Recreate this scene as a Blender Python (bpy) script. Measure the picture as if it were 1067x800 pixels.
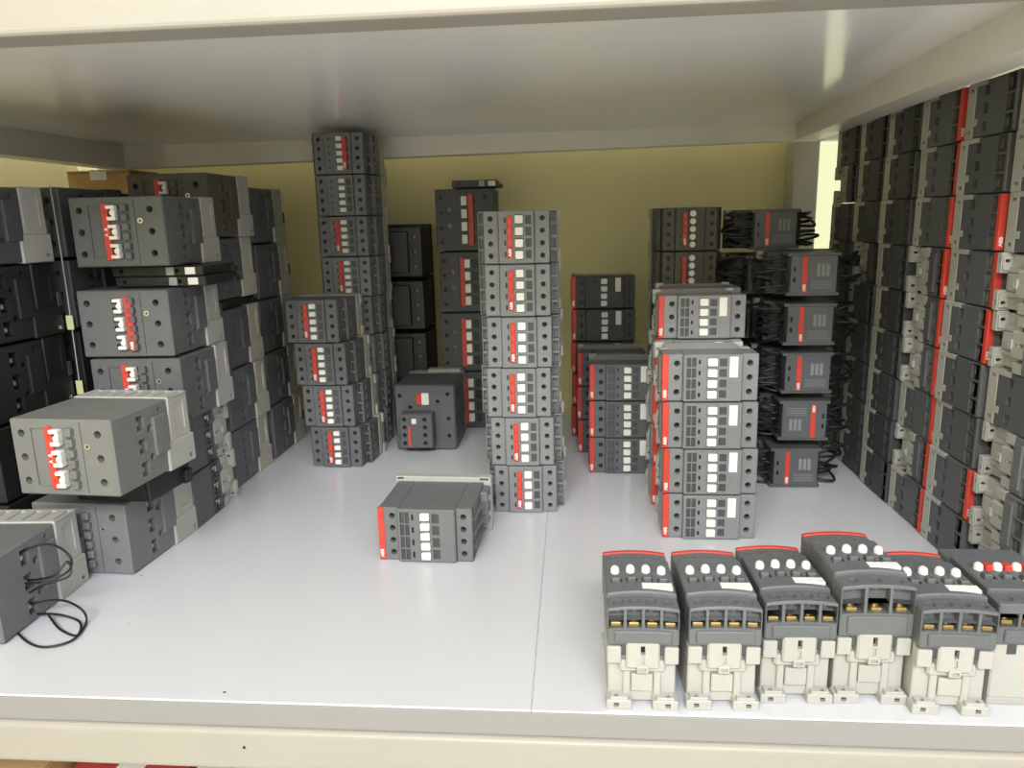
import bpy, math, random
from mathutils import Vector, Matrix
random.seed(11)
R = math.radians
for o in list(bpy.data.objects): bpy.data.objects.remove(o)
SC = bpy.context.scene
COL = SC.collection

# ------------------------------------------------------------------ camera
cd = bpy.data.cameras.new('camera'); cam = bpy.data.objects.new('camera', cd); COL.objects.link(cam)
cd.sensor_width = 36.0; cd.lens = 770/1067*36; cd.clip_start = .01; cd.clip_end = 50
rt = Vector((.9965985, .0790337, -.0233474)); up = Vector((.0059378, .2137072, .9768797)); bk = Vector((.0821960, -.9736955, .2125110))
m = Matrix((rt, up, bk)).transposed().to_4x4(); m.translation = Vector((0, -.41017, .30))
cam.matrix_world = m
SC.camera = cam

# ------------------------------------------------------------------ world, lamps, exposure
w = bpy.data.worlds.new('World'); SC.world = w; w.use_nodes = True
w.node_tree.nodes['Background'].inputs[0].default_value = (.98, .99, 1.0, 1)
w.node_tree.nodes['Background'].inputs[1].default_value = .46
def area(name, loc, target, sx, sy, power, colr):
    l = bpy.data.lights.new(name, 'AREA'); l.shape = 'RECTANGLE'; l.size = sx; l.size_y = sy
    l.energy = power; l.color = colr
    o = bpy.data.objects.new(name, l); COL.objects.link(o); o.location = loc
    o.rotation_euler = (Vector(target)-Vector(loc)).to_track_quat('-Z', 'Y').to_euler()
    return o
area('aisle_tube_light', (-.15, -1.30, 1.12), (0, .1, .1), 1.3, .6, 22, (.985, .985, 1.0))
area('rear_fill_light', (.1, -1.75, 1.45), (.1, -1.75, 0), 1.4, .3, 46, (.985, .985, 1.0))  # added lamp: its floor bounce lifts the underside of the upper shelf
area('side_fill_light', (1.72, -2.0, .95), (.30, .6, .25), .8, .5, 15, (1, .995, .985))  # added fill from the front right, brightens the shelf interior
SC.view_settings.view_transform = 'Standard'; SC.view_settings.look = 'None'
SC.view_settings.gamma = 1; SC.view_settings.use_curve_mapping = False
SC.view_settings.exposure = 0.0

# ------------------------------------------------------------------ materials
MATS = {}
def mat(name, rgb, rough=.5, metal=0., var=.06, nscale=90., bump=.0, rand=0., coat=0., spec=.5):
    mt = bpy.data.materials.new(name); mt.use_nodes = True
    nt = mt.node_tree; b = nt.nodes['Principled BSDF']
    b.inputs['Roughness'].default_value = rough; b.inputs['Metallic'].default_value = metal
    b.inputs['Specular IOR Level'].default_value = spec
    b.inputs['Coat Weight'].default_value = coat; b.inputs['Coat Roughness'].default_value = .12
    tc = nt.nodes.new('ShaderNodeTexCoord'); nz = nt.nodes.new('ShaderNodeTexNoise')
    nz.inputs['Scale'].default_value = nscale; nz.inputs['Detail'].default_value = 4
    nt.links.new(tc.outputs['Object'], nz.inputs['Vector'])
    mr = nt.nodes.new('ShaderNodeMapRange'); mr.inputs[3].default_value = 1-var; mr.inputs[4].default_value = 1+var
    nt.links.new(nz.outputs['Fac'], mr.inputs[0])
    val = mr.outputs[0]
    if rand:
        oi = nt.nodes.new('ShaderNodeObjectInfo'); m2 = nt.nodes.new('ShaderNodeMapRange')
        m2.inputs[3].default_value = 1-rand; m2.inputs[4].default_value = 1+rand
        nt.links.new(oi.outputs['Random'], m2.inputs[0])
        mm = nt.nodes.new('ShaderNodeMath'); mm.operation = 'MULTIPLY'
        nt.links.new(val, mm.inputs[0]); nt.links.new(m2.outputs[0], mm.inputs[1]); val = mm.outputs[0]
    vm = nt.nodes.new('ShaderNodeVectorMath'); vm.operation = 'SCALE'; vm.inputs[0].default_value = rgb
    nt.links.new(val, vm.inputs['Scale']); nt.links.new(vm.outputs[0], b.inputs['Base Color'])
    if bump:
        n2 = nt.nodes.new('ShaderNodeTexNoise'); n2.inputs['Scale'].default_value = 900
        nt.links.new(tc.outputs['Object'], n2.inputs['Vector'])
        bp = nt.nodes.new('ShaderNodeBump'); bp.inputs['Strength'].default_value = bump; bp.inputs['Distance'].default_value = .0004
        nt.links.new(n2.outputs['Fac'], bp.inputs['Height']); nt.links.new(bp.outputs[0], b.inputs['Normal'])
    MATS[name] = mt
    return mt
mat('grey', (.160, .167, .173), .5, var=.10, bump=.15, rand=.12)
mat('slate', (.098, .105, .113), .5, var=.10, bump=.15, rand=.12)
mat('pale', (.195, .203, .208), .48, var=.10, bump=.15, rand=.08)
mat('bluegrey', (.122, .131, .139), .48, var=.10, bump=.15, rand=.08)
mat('mid', (.105, .110, .113), .5, var=.10, bump=.15, rand=.1)
mat('dust', (.160, .164, .156), .6, var=.12, bump=.15, rand=.06)
mat('olive', (.085, .080, .058), .6, var=.12, bump=.15, rand=.08)
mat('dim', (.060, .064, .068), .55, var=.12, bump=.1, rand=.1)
mat('black', (.014, .015, .016), .45, var=.1)
mat('white', (.41, .408, .382), .5, var=.05, bump=.1, rand=.05)
mat('ivory', (.42, .405, .345), .55, var=.07, bump=.1, rand=.06)
mat('ash', (.36, .36, .33), .6, var=.1, rand=.1)
mat('pusher', (.80, .79, .74), .45, var=.04, rand=.05)
mat('label', (.80, .79, .74), .6, var=.03)
mat('red', (.58, .055, .036), .45, var=.08, rand=.08)
mat('steel', (.16, .155, .15), .4, metal=.8)
mat('brass', (.40, .30, .13), .4, metal=.85)
mat('tin', (.62, .60, .55), .35, metal=.85)
mat('print', (.82, .80, .76), .6, var=.02)
mat('greyprint', (.22, .23, .24), .6, var=.02)
mat('wire', (.012, .012, .013), .4)
mat('tag', (.55, .55, .30), .6)
mat('carton', (.46, .30, .13), .85, var=.12, nscale=40)
mat('cream', (.36, .34, .30), .42, var=.05, nscale=14, bump=.05)
mat('beam', (.82, .79, .725), .38, var=.04, nscale=18)
mat('post_shade', (.42, .40, .34), .45, var=.05, nscale=18)  # darker than the beams: the shade on the posts is put into this colour
mat('sheet', (.86, .86, .86), .13, var=.05, nscale=9)
mat('boardedge', (.27, .266, .262), .5, var=.03)
mat('wall', (.70, .64, .36), .85, var=.06, nscale=5)
mat('wallpaint', (.78, .76, .70), .85, var=.04, nscale=5)
mat('floor', (.78, .77, .74), .6, var=.1, nscale=6)
mat('redbox', (.45, .05, .04), .6, var=.05)
mat('whitebox', (.75, .74, .7), .6, var=.03)
dl = bpy.data.materials.new('daylight'); dl.use_nodes = True; MATS['daylight'] = dl
b = dl.node_tree.nodes['Principled BSDF']; b.inputs['Base Color'].default_value = (.1, .1, .08, 1)
b.inputs['Emission Color'].default_value = (.94, .95, .58, 1); b.inputs['Emission Strength'].default_value = .95
# laminate of the lower shelf: white with a few specks of dirt and scuffs
lam = mat('laminate', (.63, .642, .68), .20, var=.025, nscale=6)
nt = lam.node_tree; b = nt.nodes['Principled BSDF']
src = b.inputs['Base Color'].links[0].from_socket
tc = [n for n in nt.nodes if n.type == 'TEX_COORD'][0]
vo = nt.nodes.new('ShaderNodeTexVoronoi'); vo.inputs['Scale'].default_value = 26
nt.links.new(tc.outputs['Object'], vo.inputs['Vector'])
lt = nt.nodes.new('ShaderNodeMath'); lt.operation = 'LESS_THAN'; lt.inputs[1].default_value = .032
nt.links.new(vo.outputs['Distance'], lt.inputs[0])
sp = nt.nodes.new('ShaderNodeSeparateColor'); nt.links.new(vo.outputs['Color'], sp.inputs[0])
g = nt.nodes.new('ShaderNodeMath'); g.operation = 'GREATER_THAN'; g.inputs[1].default_value = .82
nt.links.new(sp.outputs[0], g.inputs[0])
mu = nt.nodes.new('ShaderNodeMath'); mu.operation = 'MULTIPLY'; nt.links.new(lt.outputs[0], mu.inputs[0]); nt.links.new(g.outputs[0], mu.inputs[1])
mx = nt.nodes.new('ShaderNodeMix'); mx.data_type = 'RGBA'; mx.inputs['B'].default_value = (.16, .14, .12, 1)
nt.links.new(mu.outputs[0], mx.inputs['Factor']); nt.links.new(src, mx.inputs['A']); nt.links.new(mx.outputs['Result'], b.inputs['Base Color'])

# ------------------------------------------------------------------ mesh builder
class MB:
    def __init__(s, nsub=1): s.v = []; s.f = []; s.m = []; s.nsub = nsub
    def warp(s, fn): s.v = [fn(*p) for p in s.v]; return s
    def face(s, pts, mt, flip=False):
        n = len(s.v); s.v.extend(tuple(p) for p in pts)
        idx = list(range(n, n+len(pts)))
        s.f.append(idx[::-1] if flip else idx); s.m.append(mt)
    def cell(s, P, flip, a0, a1, b0, b1, c, mt):
        k = c[0] if c else 'flat'
        if k == 'flat':
            n = max(1, round(s.nsub*(b1-b0)/.04)) if s.nsub > 1 else 1
            for i in range(n):
                q0, q1 = b0+(b1-b0)*i/n, b0+(b1-b0)*(i+1)/n
                s.face([P(a0,q0,0), P(a1,q0,0), P(a1,q1,0), P(a0,q1,0)], c[1] if c else mt, flip)
            return
        if k == 'hole':
            r, d, cap = c[1:4]; ca, cb = (a0+a1)/2, (b0+b1)/2
            q = [(a0,b0), (a1,b0), (a1,b1), (a0,b1)]; per = []; cir = []
            for e in range(4):
                for t in range(3):
                    p0, p1 = q[e], q[(e+1)%4]
                    per.append((p0[0]+(p1[0]-p0[0])*t/3, p0[1]+(p1[1]-p0[1])*t/3))
                    an = R(225+(e*3+t)*30); cir.append((ca+r*math.cos(an), cb+r*math.sin(an)))
            for i in range(12):
                j = (i+1) % 12
                s.face([P(*per[i],0), P(*per[j],0), P(*cir[j],0), P(*cir[i],0)], mt, flip)
                s.face([P(*cir[i],0), P(*cir[j],0), P(*cir[j],d), P(*cir[i],d)], mt, flip)
            s.face([P(*p, d) for p in cir], cap, flip)
        if k == 'rec':
            mg, d, wall, cap = c[1:5]
            ma, mb = (mg if isinstance(mg, tuple) else (mg, mg))
            o = [(a0,b0), (a1,b0), (a1,b1), (a0,b1)]
            i_ = [(a0+ma,b0+mb), (a1-ma,b0+mb), (a1-ma,b1-mb), (a0+ma,b1-mb)]
            for e in range(4):
                h = (e+1) % 4
                if ma or mb: s.face([P(*o[e],0), P(*o[h],0), P(*i_[h],0), P(*i_[e],0)], mt, flip)
                s.face([P(*i_[e],0), P(*i_[h],0), P(*i_[h],d), P(*i_[e],d)], wall, flip)
            s.face([P(*p, d) for p in i_], cap, flip)
    def panel(s, P, flip, a0, a1, b0, b1, strips, mt):
        a = a0
        for (s0, s1, cells) in strips:
            if s0 > a+1e-7: s.cell(P, flip, a, s0, b0, b1, None, mt)
            bb = b0
            for (c0, c1, c) in cells:
                if c0 > bb+1e-7: s.cell(P, flip, s0, s1, bb, c0, None, mt)
                s.cell(P, flip, s0, s1, c0, c1, c, mt); bb = c1
            if bb < b1-1e-7: s.cell(P, flip, s0, s1, bb, b1, None, mt)
            a = s1
        if a < a1-1e-7: s.cell(P, flip, a, a1, b0, b1, None, mt)
    def box(s, x, y, z, mt, c=.0006, **fs):
        (x0,x1), (y0,y1), (z0,z1) = x, y, z
        c = min(c, (x1-x0)*.3, (y1-y0)*.3, (z1-z0)*.3)
        X0,X1,Y0,Y1,Z0,Z1 = x0+c,x1-c,y0+c,y1-c,z0+c,z1-c
        s.panel(lambda a,b,d: (a, y0+d, b), False, X0, X1, Z0, Z1, fs.get('front', ()), mt)
        s.panel(lambda a,b,d: (a, y1-d, b), True, X0, X1, Z0, Z1, fs.get('back', ()), mt)
        s.panel(lambda a,b,d: (x1-d, a, b), False, Y0, Y1, Z0, Z1, fs.get('right', ()), mt)
        s.panel(lambda a,b,d: (x0+d, a, b), True, Y0, Y1, Z0, Z1, fs.get('left', ()), mt)
        s.panel(lambda a,b,d: (a, b, z1-d), False, X0, X1, Y0, Y1, fs.get('top', ()), mt)
        s.panel(lambda a,b,d: (a, b, z0+d), True, X0, X1, Y0, Y1, (), mt)
        for (ya, yb) in ((y0, Y0), (y1, Y1)):
            for (za, zb) in ((z0, Z0), (z1, Z1)):
                fl = (ya == y0) != (za == z0)
                s.face([(X0,ya,zb), (X1,ya,zb), (X1,yb,za), (X0,yb,za)], mt, not fl if False else (za == z0) == (ya == y0))
        for (xa, xb) in ((x0, X0), (x1, X1)):
            for (za, zb) in ((z0, Z0), (z1, Z1)):
                s.face([(xa,Y0,zb), (xa,Y1,zb), (xb,Y1,za), (xb,Y0,za)], mt, (xa == x0) != (za == z0))
        for (xa, xb) in ((x0, X0), (x1, X1)):
            for (ya, yb) in ((y0, Y0), (y1, Y1)):
                for i in range(s.nsub):
                    q0, q1 = Z0+(Z1-Z0)*i/s.nsub, Z0+(Z1-Z0)*(i+1)/s.nsub
                    s.face([(xa,yb,q0), (xa,yb,q1), (xb,ya,q1), (xb,ya,q0)], mt, (xa == x0) == (ya == y0))
        for (xa, xb) in ((x0, X0), (x1, X1)):
            for (ya, yb) in ((y0, Y0), (y1, Y1)):
                for (za, zb) in ((z0, Z0), (z1, Z1)):
                    n = ((xa == x1)+(ya == y1)+(za == z1)) % 2
                    s.face([(xa,yb,zb), (xb,ya,zb), (xb,yb,za)], mt, n == 0)
        return s
    def prism(s, prof, x0, x1, mt):               # prof: (y,z) outline, extruded along x
        n = len(prof)
        s.face([(x0, p[0], p[1]) for p in prof], mt); s.face([(x1, p[0], p[1]) for p in prof], mt, True)
        for i in range(n):
            a, b_ = prof[i], prof[(i+1) % n]
            s.face([(x0,)+a, (x1,)+a, (x1,)+b_, (x0,)+b_], mt, True)
        return s
    def hexa(s, p, mt):                            # p: 4 bottom then 4 top points, counter-clockwise
        for q in ((3,2,1,0), (4,5,6,7), (0,1,5,4), (1,2,6,5), (2,3,7,6), (3,0,4,7)): s.face([p[i] for i in q], mt)
        return s
    def disc(s, c, r, h, axis, mt, n=10):          # short cylinder
        ax = Vector(axis); u = ax.orthogonal().normalized(); v = ax.cross(u)
        A = [Vector(c)+u*r*math.cos(2*math.pi*i/n)+v*r*math.sin(2*math.pi*i/n) for i in range(n)]
        B = [p+ax*h for p in A]
        s.face(B, mt); s.face(A, mt, True)
        for i in range(n): s.face([A[i], A[(i+1)%n], B[(i+1)%n], B[i]], mt)
        return s
    def tube(s, pts, r, mt, n=6, sub=6, closed=False):
        P = [Vector(p) for p in pts]; L = len(P); path = []
        for i in range(L if closed else L-1):
            g_ = lambda k: P[k % L] if closed else P[max(0, min(L-1, k))]
            p0, p1, p2, p3 = g_(i-1), g_(i), g_(i+1), g_(i+2)
            for k in range(sub):
                t = k/sub
                path.append(.5*((2*p1)+(p2-p0)*t+(2*p0-5*p1+4*p2-p3)*t*t+(-p0+3*p1-3*p2+p3)*t**3))
        if not closed: path.append(P[-1])
        rings = []; N = len(path)
        up_ = Vector((.31, .17, .93))
        for i, p in enumerate(path):
            d = (path[(i+1) % N if closed else min(N-1, i+1)]-path[i-1 if (closed or i) else 0]).normalized()
            u = d.cross(up_).normalized(); v = d.cross(u); up_ = -v if False else up_
            rings.append([p+u*r*math.cos(2*math.pi*k/n)+v*r*math.sin(2*math.pi*k/n) for k in range(n)])
        base = len(s.v)
        for rg in rings: s.v.extend(tuple(q) for q in rg)
        for i in range(N if closed else N-1):
            j = (i+1) % N
            for k in range(n):
                l = (k+1) % n
                s.f.append([base+i*n+k, base+i*n+l, base+j*n+l, base+j*n+k]); s.m.append(mt)
        if not closed:
            s.f.append([base+k for k in range(n)][::-1]); s.m.append(mt)
            s.f.append([base+(N-1)*n+k for k in range(n)]); s.m.append(mt)
        return s
    def mesh(s, name, smooth=False):
        me = bpy.data.meshes.new(name); me.from_pydata(s.v, [], s.f)
        keys = []
        for k in s.m:
            if k not in keys: keys.append(k)
        for k in keys: me.materials.append(MATS[k])
        me.polygons.foreach_set('material_index', [keys.index(k) for k in s.m])
        if smooth: me.polygons.foreach_set('use_smooth', [True]*len(s.f))
        me.update(); return me

def link(name, data=None, parent=None):
    o = bpy.data.objects.new(name, data); COL.objects.link(o); o.parent = parent; return o
def tag(o, label, cat, group=None):
    o['label'] = label; o['category'] = cat
    if group: o['group'] = group
    return o
def text_mesh(body, size, mt='print'):
    cu = bpy.data.curves.new('t', 'FONT'); cu.body = body; cu.size = size; cu.align_x = 'CENTER'; cu.align_y = 'CENTER'; cu.offset = size*.03
    cu.resolution_u = 2; cu.extrude = .00008
    o = bpy.data.objects.new('t', cu); COL.objects.link(o)
    me = bpy.data.meshes.new_from_object(o.evaluated_get(bpy.context.evaluated_depsgraph_get()))
    bpy.data.objects.remove(o); me.materials.clear(); me.materials.append(MATS[mt]); return me
LOGO = text_mesh('ABB', .0042)
def logo_part(x, y, z):                            # lettering reading upwards on a -Y face
    return ('logo_print', LOGO, (x, y, z), (R(90), R(-90), 0), [], None)

STUFF = ('terminal_screws', 'rating_print')
# a part spec: (name, mesh, offset, rotation, [children], label)
def part(name, mesh, off=(0,0,0), ch=(), label=None): return (name, mesh, off, (0,0,0), list(ch), label)
def add_parts(parts, parent):
    for (n, me, off, rot, ch, lb) in parts:
        o = link(n, me, parent); o.location = off; o.rotation_euler = rot
        if lb: o['label'] = lb
        if n in STUFF: o['kind'] = 'stuff'
        add_parts(ch, o)
def place(parts, label, loc, rz=0, group=None, M=None, name='contactor', cat='contactor'):
    e = link(name); e.empty_display_size = .02
    if M is not None:
        mm = M.copy(); mm.translation = Vector(loc); e.matrix_world = mm
    else:
        e.location = loc; e.rotation_euler = (0, 0, R(rz))
    tag(e, label, cat, group); add_parts(parts, e); return e

def rows(z0, z1, n, gap, c): 
    h = (z1-z0-gap*(n-1))/n
    return [(z0+i*(h+gap), z0+i*(h+gap)+h, c) for i in range(n)]
CACHE = {}
def cached(key, fn):
    if key not in CACHE: CACHE[key] = fn()
    return CACHE[key]
def bx(name, x, y, z, mt, c=.0005): return MB().box(x, y, z, mt, c).mesh(name)
def pusher_mesh(mt='pusher', wx=.0075, h=.0062, d=.0034):
    def mk():
        mb = MB().box((-wx/2, wx/2), (-d, .001), (-h/2, h/2), mt, .0006, front=[(-wx/2+.0014, wx/2-.0014, [(-h*.12, h*.12, ('rec', .0003, .0004, mt, mt))])])
        return mb.mesh('pusher')
    return cached(('push', mt, wx, h, d), mk)

# ------------------------------------------------------------------ kind 1: narrow contactor with a red edge stripe (86 x 45 x 77 mm)
def k_af(body='slate', base='white', style='wide', poles=3, W=.045, screws='join', stripe=True, push=4, depth=.077, push_mat='pusher', strip_mat='red', B=None, cy=(.0075, .0125, .0190), bulge=0., dome=False, screw_mat='brass'):
    D = depth; z0, z1 = .0006, W-.0006
    B = B or (.033 if style == 'wide' else D-.013)
    wf = lambda x, y, z: (x, y-bulge*max(0, 1-((z-W/2)/(W/2))**2)*max(0, 1-y/B), z)
    mb = MB(8 if bulge else 1)
    hp = rows(.0035, W-.0035, 3 if poles == 3 else 4, .002, ('hole', .0036 if dome else .0028, .0054, 'black'))
    comp = rows(.0012, W-.0012, poles, .0014, ('rec', (0, .0002), .0105, body, 'black'))
    shal = rows(.0012, W-.0012, poles, .0014, ('rec', (0, .0002), .0065 if dome else .0035, body, body))
    slot = rows(.004, W-.004, 3, .005, ('rec', .0007, .004, body, 'black'))
    def side(inner):
        st = [(cy[0], cy[1], shal), (cy[1], cy[2], comp)]
        if style != 'wide': st.append((B-.021, B-.013, slot))
        return st
    mb.box((-.043, -.025), (.0030 if dome else .004, B), (z0, z1), body, .0008, front=[(-.0355, -.0255, hp)], left=side(0))
    mb.box((.028, .043), (.0028 if dome else .004, B), (z0, z1), body, .0008, front=[(.0295, .0405, hp)], right=side(1))
    gr = rows(.003, W-.003, 4, .0010, ('rec', .0002, .0012, 'dim', 'dim'))
    gr2 = rows(.005, W-.005, 4, .006, ('rec', .0002, .0022, 'dim', 'black'))
    ps = rows(.003, W-.003, push, .0012, ('rec', .0002, .003, body, 'dim'))
    sq = rows(.004, W-.004, 4, .002, ('rec', .0003, .0012, body, 'dim'))
    mb.box((-.025, .028), (.0, B), (z0, z1), body, .001, front=([] if dome else [(-.0225, -.0182, gr), (-.0178, -.0135, gr), (-.0118, -.0095, gr2)])+([] if dome else [(-.004, .0055, ps)])+[(.0068, .0140, sq)])
    if style == 'wide' and B < .04:            # sill below the terminals with a stepped skirt
        mb.box((-.0445, -.036), (cy[2]+.0015, B-.002), (.005, W-.005), body, .0006)
        mb.box((.036, .0445), (cy[2]+.0015, B-.002), (.005, W-.005), body, .0006)
        for xx in ((-.0412, -.034), (.034, .0412)):
            for (za, zb) in ((.0085, W*.27+.0006), (W*.73-.0006, W-.0085)): mb.box(xx, (B-.001, B+.0075), (za, zb), 'dim', .0004)
    if bulge: mb.warp(wf)
    ch = [part('body', mb.mesh('body'))]
    bb = MB(); blk = ('rec', .0004, .003, 'ash', 'black')
    if style == 'wide':
        bb.box((-.036, .036), (B, D-.002), (.0015, W-.0015), base, .0008)
        for sgn in (-1, 1):
            X = lambda a, b_: (min(a*sgn, b_*sgn), max(a*sgn, b_*sgn))
            fc = 'right' if sgn > 0 else 'left'
            # shoulder blocks, clip tower with its slot, latch, side columns, feet with holes
            for (za, zb) in ((.0006, .0092), (W-.0092, W-.0006)): bb.box(X(.034, .0425), (B+.0015, B+.013), (za, zb), base, .0006)
            bb.box(X(.034, .0435), (B-.004, B+.016), (W*.27, W*.73), base, .0012, **{fc: [(B, B+.0065, [(W*.5-.0016, W*.5+.0016, ('rec', .0002, .004, base, 'black'))]), (B+.0075, B+.0125, [(W*.5-.0012, W*.5+.0012, ('rec', .0001, .0012, base, base))])]})
            bb.box(X(.034, .0405), (B+.012, B+.020), (W*.18, W*.82), base, .0015)
            bb.box(X(.034, .0445), (B+.0135, B+.0185), (W*.42, W*.58), base, .0005, **{fc: [(B+.0148, B+.0172, [(W*.5-.0022, W*.5+.0022, ('rec', .0001, .0012, base, 'ash'))])]})
            bb.box(X(.034, .0385), (B+.019, D-.004), (W*.24, W*.34), base, .0006)
            bb.box(X(.034, .0385), (B+.019, D-.004), (W*.66, W*.76), base, .0006)
            bb.box(X(.034, .0392), (B+.022, B+.034), (W*.35, W*.65), base, .0006)
            for (za, zb) in ((.0, W*.36), (W*.64, W)):
                zc = za+.0065 if za == 0 else zb-.0065
                bb.box(X(.034, .0435), (D-.0065, D), (za+.0002, zb-.0002), base, .0006, **{fc: [(D-.005, D-.0015, [(zc-.002, zc+.002, blk)])]})
                # foot plate seen from the front side, with an oblong mounting hole
                bb.box(X(.036, .043), (D-.0085, D-.006), (za+.0025, zb-.0025), base, .0004, front=[((.038 if sgn > 0 else -.042), (.042 if sgn > 0 else -.038), [(zc-.0014, zc+.0014, ('rec', .0002, .002, base, 'black'))])])
    else:
        hz = [(D-.0095, D-.0035, [(.004, .0075, blk), (W-.0075, W-.004, blk)])]
        bb.box((-.043, .043), (D-.013, D), (.0, W), base, .0006, left=hz, right=hz)
        for sgn in (-1, 1):
            X = (.0395, .0432) if sgn > 0 else (-.0432, -.0395)
            bb.box(X, (D-.030, D-.012), (W-.0042, W-.0001), base, .0004)
            bb.box(X, (D-.019, D-.012), (.010, .016), base, .0004)
    ch.append(part('base_plate', bb.mesh('base_plate'), label='%s moulded base plate' % {'white': 'white', 'ivory': 'ivory', 'ash': 'grey'}.get(base, 'dark')))
    if stripe: ch.append(part('edge_stripe', MB(8 if bulge else 1).box((-.0437, -.0395 if bulge else -.0380), (.0022 if dome else .0032, .0085), (.0008, W-.0008), strip_mat, .0005).warp(wf).mesh('edge_stripe'), ch=[logo_part(-.0410, .0030-bulge*.5, .0075)] if strip_mat == 'red' else [], label='red edge stripe'))
    if dome:
        def mk():
            d_ = MB(); n = 10; pr = [(.0030, .0), (.0029, .0022), (.0023, .0037), (.0012, .0045)]
            for j in range(3):
                for i in range(n):
                    a0, a1 = 2*math.pi*i/n, 2*math.pi*(i+1)/n; (r0, h0), (r1, h1) = pr[j], pr[j+1]
                    d_.face([(r0*1.25*math.cos(a0), -h0, r0*math.sin(a0)), (r0*1.25*math.cos(a1), -h0, r0*math.sin(a1)), (r1*1.25*math.cos(a1), -h1, r1*math.sin(a1)), (r1*1.25*math.cos(a0), -h1, r1*math.sin(a0))], 'pusher', True)
            d_.face([(.0015*math.cos(2*math.pi*i/n), -.0045, .0012*math.sin(2*math.pi*i/n)) for i in range(n)], 'pusher', True)
            return d_.mesh('pusher', True)
        pm = cached('dome', mk); tb = pusher_mesh(body, .0060, .0052, .0030)
    else: pm = pusher_mesh(push_mat, .0085, (W-.006)/push-.0025)
    for (a, b_, _) in rows(.003, W-.003, push, .0012, None):
        zc = (a+b_)/2; dy = wf(0, 0, zc)[1]
        ch.append(part('pusher', pm, (-.002 if dome else .0008, .0 if dome else .001, zc) if not dome else (-.002, dy, zc)))
        if dome: ch.append(part('tab', tb, (.0098, dy+.0005, zc)))
    if poles == 3 or style == 'wide': ch.append(part('label_plate', bx('label_plate', (.0160, .0235), (-.0008-bulge*.8, .001), (W*.52, W*.94), 'label', .0002), label='small white label plate'))
    sm = MB(); one = []
    for sgn in (-1, 1):
        for (a, b_, _) in comp:
            zc = (a+b_)/2; q = MB() if screws == 'own' else sm
            xx = (.0335, .0412) if sgn > 0 else (-.0412, -.0335)
            q.box(xx, (cy[2]-.0035, cy[2]-.0005), (zc-.0034, zc+.0034), screw_mat, .0006)
            q.disc((.0368*sgn, cy[2]-.0035, zc), .0021, .0018, (0, -1, 0), screw_mat, 8)
            if screws == 'own': one.append(part('terminal_screw', q.mesh('terminal_screw'), label='brass terminal screw'))
    ch += one if screws == 'own' else [part('terminal_screws', sm.mesh('terminal_screws'))]
    return ch

# ------------------------------------------------------------------ kind 2: four-hole contactor with set-back shoulders (80 x 52 x 78 mm)
def k_four(body='grey', base='ivory', red='left', push=4, W=.052, flange=False, round_push=False):
    z0, z1 = .0005, W-.0005; D = .078
    hp = rows(.003, W-.003, 4, .002, ('hole', .0026, .006, 'black'))
    mb = MB()
    ps = rows(.004, W-.004, push, .0016, ('rec', .0002, .003, body, 'dim'))
    sq = rows(.005, W-.005, 4, .0018, ('rec', .0004, .0012, body, 'dim'))
    mb.box((-.0175, .0175), (0, .056), (z0, z1), body, .0008, front=[(-.0118, -.0100, rows(.007, W-.007, push, .006, ('rec', .0001, .002, 'dim', 'black'))), (-.0015, .0070, ps), (.0085, .0152, sq)])
    mb.box((-.0325, -.0175), (.003, .056), (z0, z1), body, .0008, front=[(-.0305, -.0205, hp)])
    mb.box((.0175, .0325), (.003, .056), (z0, z1), body, .0008, front=[(.0205, .0305, hp)])
    sh = rows(.0015, W-.0015, 4, .002, ('rec', .0004, .006, body, 'steel'))
    sd = rows(.0015, W-.0015, 4, .002, ('rec', .0012, .005, body, 'black'))
    mb.box((-.040, -.0325), (.020, .056), (z0, z1), body, .0008, front=[(-.0392, -.0332, sh)], left=[(.024, .036, sd)])
    mb.box((.0325, .040), (.020, .056), (z0, z1), body, .0008, front=[(.0332, .0392, sh)], right=[(.024, .036, sd)])
    ch = [part('body', mb.mesh('body'))]
    bb = MB(); blk = ('rec', .0004, .003, 'ash', 'black')
    hs = [(.062, .067, [(.014, .018, blk), (W-.018, W-.014, blk)]), (D-.008, D-.003, [(.0035, .0085, blk), (W-.0085, W-.0035, blk)])]
    bb.box((-.0405, .0405), (.056, D), (0, W), base, .0008, left=hs, right=hs)
    bb.box((-.0425, .0425), (D-.009, D-.001), (.0001, .012), base, .0006)
    bb.box((-.0425, .0425), (D-.009, D-.001), (W-.012, W-.0001), base, .0006)
    ch.append(part('base_plate', bb.mesh('base_plate'), label='%s base plate with mounting holes' % {'white': 'white', 'ivory': 'ivory'}.get(base, 'grey')))
    xr = -.0062 if red == 'left' else .0093
    if red:
        rb = MB()
        for (ra, rb_, _) in rows(.006, W-.006, push, .0016, None): rb.box((xr-.0026, xr+.0026), (-.0022, .001), (ra, rb_), 'red', .0006)
        rb.box((xr-.0022, xr+.0022), (-.0012, .001), (.0065, W-.0065), 'red', .0004)
        ch.append(part('pusher_rail', rb.mesh('pusher_rail'), ch=[logo_part(xr, -.0024, .0112)], label='red plastic strip beside the white pushers'))
    if round_push: pm = cached(('rp', W), lambda: MB().disc((0, .001, 0), .0036, .0046, (0, -1, 0), 'pusher', 12).mesh('pusher'))
    else: pm = pusher_mesh('pusher', .0078, (W-.008)/push-.0032)
    for (a, b_, _) in rows(.004, W-.004, push, .0016, None): ch.append(part('pusher', pm, (.0028, .001, (a+b_)/2)))
    if red == 'edge' : pass
    return ch

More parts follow.
